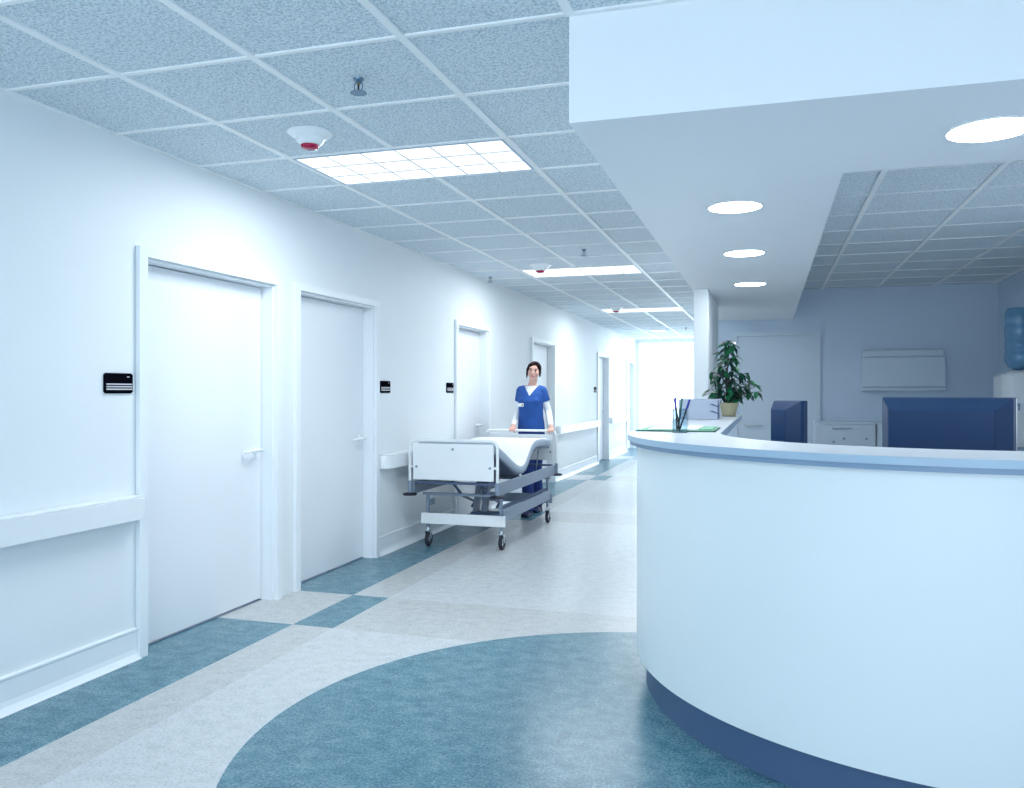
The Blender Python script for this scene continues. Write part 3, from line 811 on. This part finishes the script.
for y in (WY0, WY1):
    finish('upper_end_bar', B(-2.83, -2.10, y-.014, y+.014, .4405, .462, bev=.002, seg=1), M['grey'], bed)
bm = bmesh.new()
for x in (WX1-.012,): box(bm, x-.012, x+.012, WY0+.013, WY1-.013, .335, .355)
finish('link_rail', bm, M['darkgrey'], bed)
# lifting columns and scissor arms
for x in (-2.52, -2.44):
    bm = bmesh.new(); prism(bm, [(7.05, .24), (7.12, .24), (7.22, .50), (7.15, .50)], x-.022, x+.022, axis='x')
    finish('lift_column', bm, M['grey'], bed)
bm = bmesh.new(); box(bm, -2.55, -2.139, 7.03, 7.14, .215, .245); box(bm, -2.53, -2.43, 7.12, 7.5, .48, .50)
finish('lift_base', bm, M['darkgrey'], bed)
for x in (-2.60, -2.36):
    bm = bmesh.new(); tube(bm, [(x, 6.70, .545), (x, 6.95, .40), (x, 7.30, .30)], .012, n=8); finish('lift_arm', bm, M['darkgrey'], bed, smooth=True)
    bm = bmesh.new(); tube(bm, [(x, 7.85, .545), (x, 7.6, .42), (x, 7.2, .27)], .012, n=8); finish('lift_arm', bm, M['darkgrey'], bed, smooth=True)
bm = bmesh.new(); box(bm, -2.62, -2.50, 7.35, 7.62, .40, .47, bev=.01)
finish('motor_box', bm, M['darkgrey'], bed)
# mattress: V-shaped side profile (y, z), 9 cm thick, smooth bends
key = [(6.455, .905), (6.60, .862), (6.80, .792), (7.00, .718), (7.12, .677), (7.22, .656), (7.30, .652), (7.37, .670), (7.44, .712), (7.52, .772), (7.60, .822), (7.68, .850), (7.78, .862), (7.95, .865), (8.20, .850), (8.30, .838)]
def offs(line, d):
    out = []
    for i, (y, z) in enumerate(line):
        a = line[max(i-1, 0)]; b = line[min(i+1, len(line)-1)]
        t_ = Vector((b[0]-a[0], b[1]-a[1])).normalized(); out.append((y+t_.y*d, z-t_.x*d))
    return out
low = offs(key, .080)
bm = bmesh.new(); mx0, mx1 = BX0+.05, BX1-.045
n = len(key)
prof = [(-1, 0), (-1, .0), ]
secs = []
for i in range(n):
    (ty, tz), (by, bz) = key[i], low[i]
    pts = []
    for x, u in ((mx0, .85), (mx0, .25), (mx0+.006, .08), (mx0+.022, 0), (mx1-.022, 0), (mx1-.006, .08), (mx1, .25), (mx1, .85), (mx1-.015, 1), (mx0+.015, 1)):
        pts.append(bm.verts.new((x, ty+(by-ty)*u, tz+(bz-tz)*u)))
    secs.append(pts)
for a, b in zip(secs, secs[1:]):
    for k in range(10):
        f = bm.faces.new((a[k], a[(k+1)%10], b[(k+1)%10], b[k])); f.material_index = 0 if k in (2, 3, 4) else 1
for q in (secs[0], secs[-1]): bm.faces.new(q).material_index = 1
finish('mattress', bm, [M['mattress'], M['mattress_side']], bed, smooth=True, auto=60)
# platform sheets under it
pl0 = offs(key, .082); pl1 = offs(key, .096)
for (i0, i1), nm in (((0, 5), 'backrest_platform'), ((7, n-1), 'leg_platform')):
    bm = bmesh.new()
    poly = pl0[i0:i1+1]+pl1[i0:i1+1][::-1]
    prism(bm, poly, mx0+.012, mx1-.012, axis='x')
    finish(nm, bm, M['darkgrey'], bed)
for x in (mx0+.04, mx1-.04):
    bm = bmesh.new(); tube(bm, [(x, 7.98, .765), (x, 7.88, .56)], .006, n=8); tube(bm, [(x, 7.55, .742), (x, 8.2, .758)], .006, n=8)
    finish('support_strut', bm, M['grey'], bed, smooth=True)
bm = bmesh.new(); box(bm, BX0+.031, BX1-.031, 7.20, 7.34, .530, .547)
finish('seat_platform', bm, M['darkgrey'], bed)

# ------------------------------------------------------------------ nurse
NX, NY = -2.43, 8.60
nurse = thing('person', 'woman in blue scrubs over a white shirt, standing behind the bed, holding its rail', 'person', (NX, NY, 0))
def loft(bm, rings, n=28):
    """rings: (cx, cy, z, rx, ry)"""
    R = [[bm.verts.new((cx+rx*math.cos(2*PI*k/n), cy+ry*math.sin(2*PI*k/n), z)) for k in range(n)] for cx, cy, z, rx, ry in rings]
    for a, b in zip(R, R[1:]):
        for k in range(n): bm.faces.new((a[k], a[(k+1)%n], b[(k+1)%n], b[k]))
    bm.faces.new(R[0][::-1]); bm.faces.new(R[-1])
def limb(bm, pts, n=16):
    """pts: (x,y,z,r) chain with round joints"""
    for (x, y, z, r) in pts: ball(bm, (x, y, z), r*.995, 16)
    for a, b in zip(pts, pts[1:]): cyl(bm, a[:3], b[:3], a[3], b[3], n=n)
def remeshed(bm, vox, smooth_it=4, fac=.5, cut=None):
    bmesh.ops.recalc_face_normals(bm, faces=bm.faces)
    me = bpy.data.meshes.new('tmp'); bm.to_mesh(me); bm.free()
    o = bpy.data.objects.new('tmp', me); COL.objects.link(o)
    r = o.modifiers.new('r', 'REMESH'); r.mode = 'VOXEL'; r.voxel_size = vox
    s = o.modifiers.new('s', 'SMOOTH'); s.factor = fac; s.iterations = smooth_it
    dg = bpy.context.evaluated_depsgraph_get(); dg.update()
    me2 = bpy.data.meshes.new_from_object(o.evaluated_get(dg))
    out = bmesh.new(); out.from_mesh(me2)
    bpy.data.objects.remove(o); bpy.data.meshes.remove(me); bpy.data.meshes.remove(me2)
    if cut:
        kill = [f for f in out.faces if cut(f.calc_center_median())]
        bmesh.ops.delete(out, geom=kill, context='FACES')
    return out
def place(bm): bmesh.ops.translate(bm, verts=bm.verts, vec=(NX, NY, 0)); return bm

RY = FY-NY      # rail position in the nurse's frame
HR, HL = (-.135, RY, .918), (.280, RY-.0, .912)     # where her right / left hand grips
SR, SL = (-.116, .010, 1.340), (.118, .010, 1.340)
ER, EL = (-.162, .05, 1.10), (.178, .05, 1.10)
WR, WL = (-.150, RY+.055, .955), (.270, RY+.055, .955)
# body: trunk, neck, head, arms, hands, legs in one mesh
bm = bmesh.new()
loft(bm, [(0, 0, .84, .125, .10), (0, 0, .92, .135, .10), (0, -.005, 1.03, .108, .085), (0, -.01, 1.12, .11, .09), (0, -.012, 1.22, .12, .098), (0, 0, 1.31, .122, .085), (0, .005, 1.362, .095, .065), (0, .005, 1.395, .055, .05)])
limb(bm, [(0, .008, 1.34, .050), (.012, .0, 1.40, .043), (.030, -.012, 1.46, .043)])
hc = Vector((.036, -.018, 1.542))
hrot = Matrix.Rotation(math.radians(9), 3, 'Z') @ Matrix.Rotation(math.radians(5), 3, 'Y')
def H(x, y, z): return hc + hrot @ Vector((x, y, z))
def hb(bm, p, r): ball(bm, H(*p), r, 20, hrot)
hb(bm, (0, .022, .030), (.071, .086, .078))     # skull
hb(bm, (0, -.020, -.012), (.063, .064, .078))   # face
hb(bm, (0, -.036, -.062), (.040, .040, .038))   # jaw / chin
hb(bm, (0, -.062, -.088), (.017, .015, .014))
hb(bm, (0, -.078, .028), (.045, .012, .026))    # brow
for s in (-1, 1):
    hb(bm, (s*.036, -.060, -.022), (.020, .018, .022))   # cheeks
    hb(bm, (s*.070, .012, -.008), (.008, .016, .028))    # ears
limb(bm, [(*H(0, -.082, .012), .007), (*H(0, -.092, -.012), .009), (*H(0, -.096, -.026), .011)])
hb(bm, (0, -.080, -.052), (.020, .010, .010))
for S_, E_, W_, Hh, s in ((SR, ER, WR, HR, -1), (SL, EL, WL, HL, 1)):
    limb(bm, [(S_[0]*.8, S_[1], S_[2], .044), (*S_, .040), (*E_, .032), (*W_, .022)])
    # palm rests on top/behind of the rail, four fingers wrap over, thumb under
    hx, hy, hz = Hh
    pc = Vector((hx, hy+.030, hz+.022))
    limb(bm, [(*W_, .021), (pc.x, pc.y+.012, pc.z+.006, .020)])
    ball(bm, pc, (.038, .026, .017), 16, Matrix.Rotation(math.radians(25), 3, 'X'))
    for i, (fx, fl) in enumerate(((-.028, .92), (-.009, 1.05), (.010, 1.0), (.028, .82))):
        x = hx+fx*1.0
        rr = .0125+.0085
        pts = [(x, pc.y-.008, pc.z+.006, .0088)]
        for a in (75, 115, 160, 160+40*fl):
            pts.append((x+s*.001, hy+rr*math.cos(math.radians(a)), hz+rr*math.sin(math.radians(a)), .0084 if a < 150 else .0072))
        limb(bm, pts, 10)
    tx = hx-s*.030
    limb(bm, [(tx+s*.008, pc.y, pc.z-.004, .011), (tx-s*.004, hy+.024, hz-.004, .0095), (tx+s*.004, hy+.012, hz-.019, .0085), (tx+s*.012, hy-.004, hz-.022, .0075)], 10)
LEG = [((-.062, .0, .86), (-.030, -.035, .47), (-.012, -.085, .08)), ((.062, .02, .86), (.030, .07, .47), (.005, .27, .13))]
for hip, kn, an in LEG:
    limb(bm, [(*hip, .082), (*kn, .052), (*an, .036)])
    limb(bm, [(*an, .036), (an[0], an[1]-.02, .040, .028), (an[0], an[1]-.10, .030, .020)])
body = remeshed(bm, .0055, 3)
body = finish('body', place(body), M['skin'], nurse, smooth=True)
# face details
def small(nm, p, r, m, par=body, seg=14):
    b_ = bmesh.new(); ball(b_, H(*p), r, seg, hrot); return finish(nm, place(b_), m, par, smooth=True)
for s in (-1, 1):
    small('eye', (s*.026, -.0785, .004), (.0125, .006, .0062), M['eyewhite'])
    small('iris', (s*.026, -.0835, .004), (.0060, .003, .0060), M['hair'])
    small('eyebrow', (s*.028, -.0865, .022), (.016, .004, .0030), M['hair'])
    small('eyelid', (s*.026, -.0815, .0105), (.0135, .005, .0026), M['hair'])
small('lips', (0, -.0885, -.052), (.0185, .006, .0068), M['lip'])
# hair: cap with side-swept fringe, strands by the ears, knot behind
bm = bmesh.new()
hb(bm, (0, .034, .030), (.075, .086, .080)); hb(bm, (0, .10, .030), (.040, .035, .040))
for s in (-1, 1):
    limb(bm, [(*H(s*.012+.012, -.046, .090), .018), (*H(s*.048+.004, -.048, .062), .018), (*H(s*.066, -.034, .018), .015), (*H(s*.070, -.026, -.030), .012), (*H(s*.069, -.026, -.072 if s < 0 else -.055), .007)])
limb(bm, [(*H(.016, -.054, .088), .014), (*H(-.024, -.066, .068), .016), (*H(-.053, -.058, .036), .014), (*H(-.068, -.042, -.004), .011)])
def facecut(p):
    q = hrot.transposed() @ (p-hc); return q.y < -.02 and abs(q.x) < .02 and q.z < .03
hair = remeshed(bm, .006, 3)
finish('hair', place(hair), M['hair'], nurse, smooth=True)
# white long-sleeved shirt
bm = bmesh.new()
loft(bm, [(0, 0, .93, .139, .108), (0, -.005, 1.03, .115, .093), (0, -.01, 1.12, .118, .098), (0, -.016, 1.22, .127, .104), (0, -.002, 1.31, .129, .093), (0, .004, 1.362, .104, .074), (0, .004, 1.386, .068, .060)])
for S_, E_, W_ in ((SR, ER, WR), (SL, EL, WL)):
    q = Vector(E_).lerp(Vector(W_), .86)
    limb(bm, [(S_[0]*.8, S_[1], S_[2], .048), (*S_, .045), (*E_, .037), (*q, .029)])
sh = remeshed(bm, .006, 4)
finish('undershirt', place(sh), M['undershirt'], nurse, smooth=True)
# scrub top with V neck and short sleeves
bm = bmesh.new()
loft(bm, [(0, 0, .915, .150, .122), (0, 0, .98, .145, .118), (0, -.005, 1.05, .134, .110), (0, -.01, 1.12, .132, .114), (0, -.018, 1.22, .138, .124), (0, -.006, 1.30, .140, .108), (0, .002, 1.358, .120, .088), (0, .004, 1.392, .078, .068)])
for s in (-1, 1): ball(bm, (s*.056, -.085, 1.22), (.056, .045, .056), 18)
for S_, E_ in ((SR, ER), (SL, EL)):
    q = Vector(S_).lerp(Vector(E_), .50)
    limb(bm, [(S_[0]*.75, S_[1], S_[2]-.002, .055), (S_[0], S_[1], S_[2]-.006, .053)])
    cyl(bm, S_, q, .052, .053, n=24)
def vneck(p): return p.y < -.01 and p.z > 1.278 and abs(p.x-.014) < (p.z-1.278)*.68 or (p.z > 1.378 and abs(p.x-.01) < .072)
top = remeshed(bm, .006, 3, cut=vneck)
scr = finish('scrub_top', place(top), M['scrub'], nurse, smooth=True)
bm = bmesh.new()   # neckline facing
for s in (-1, 1):
    pass
bm = bmesh.new(); box(bm, -.108, -.048, -.134, -.126, 1.165, 1.200, bev=.001, seg=1)
finish('name_badge', place(bm), M['paper'], scr)
bm = bmesh.new(); box(bm, -.068, -.052, -.1365, -.1345, 1.171, 1.194)
finish('badge_photo', place(bm), M['brass'], scr)
# trousers
bm = bmesh.new()
loft(bm, [(0, 0, .80, .138, .110), (0, 0, .88, .144, .115), (0, 0, .95, .136, .108)])
for hip, kn, an in LEG:
    limb(bm, [(hip[0], hip[1], hip[2], .086), (*kn, .066)]); cyl(bm, kn, (an[0], an[1], .052 if an[1] < 0 else .09), .066, .060, n=22)
tr = remeshed(bm, .007, 4)
finish('trousers', place(tr), M['scrubdark'], nurse, smooth=True)
for hip, kn, an in LEG:
    bm = bmesh.new()
    ball(bm, (an[0], an[1]+.005, .048), (.044, .050, .046), 18); ball(bm, (an[0], an[1]-.085, .034), (.045, .078, .032), 18)
    cyl(bm, (an[0], an[1], .04), (an[0], an[1], .095), .042, .040, n=20)
    box(bm, an[0]-.040, an[0]+.040, an[1]-.145, an[1]+.045, .003, .026)
    finish('shoe', place(remeshed(bm, .006, 3)), M['shoe'], nurse, smooth=True)

# ------------------------------------------------------------------ light and camera
w = bpy.data.worlds.new('overcast_daylight'); scn.world = w; w.use_nodes = True
bg = w.node_tree.nodes['Background']; bg.inputs[0].default_value = (.83, .925, 1.0, 1); bg.inputs[1].default_value = 2.8

cam = bpy.data.cameras.new('camera'); co = bpy.data.objects.new('camera', cam); COL.objects.link(co)
co.location = (0, 0, 1.32); co.rotation_euler = (PI/2, 0, math.atan(256/832))
cam.sensor_width = 36; cam.lens = 832/1024*36; cam.shift_y = -2/1024; cam.clip_start = .05; cam.clip_end = 100
scn.camera = co
vs = scn.view_settings
vs.view_transform = 'Standard'; vs.look = 'None'; vs.gamma = 1; vs.use_curve_mapping = False; vs.exposure = .92
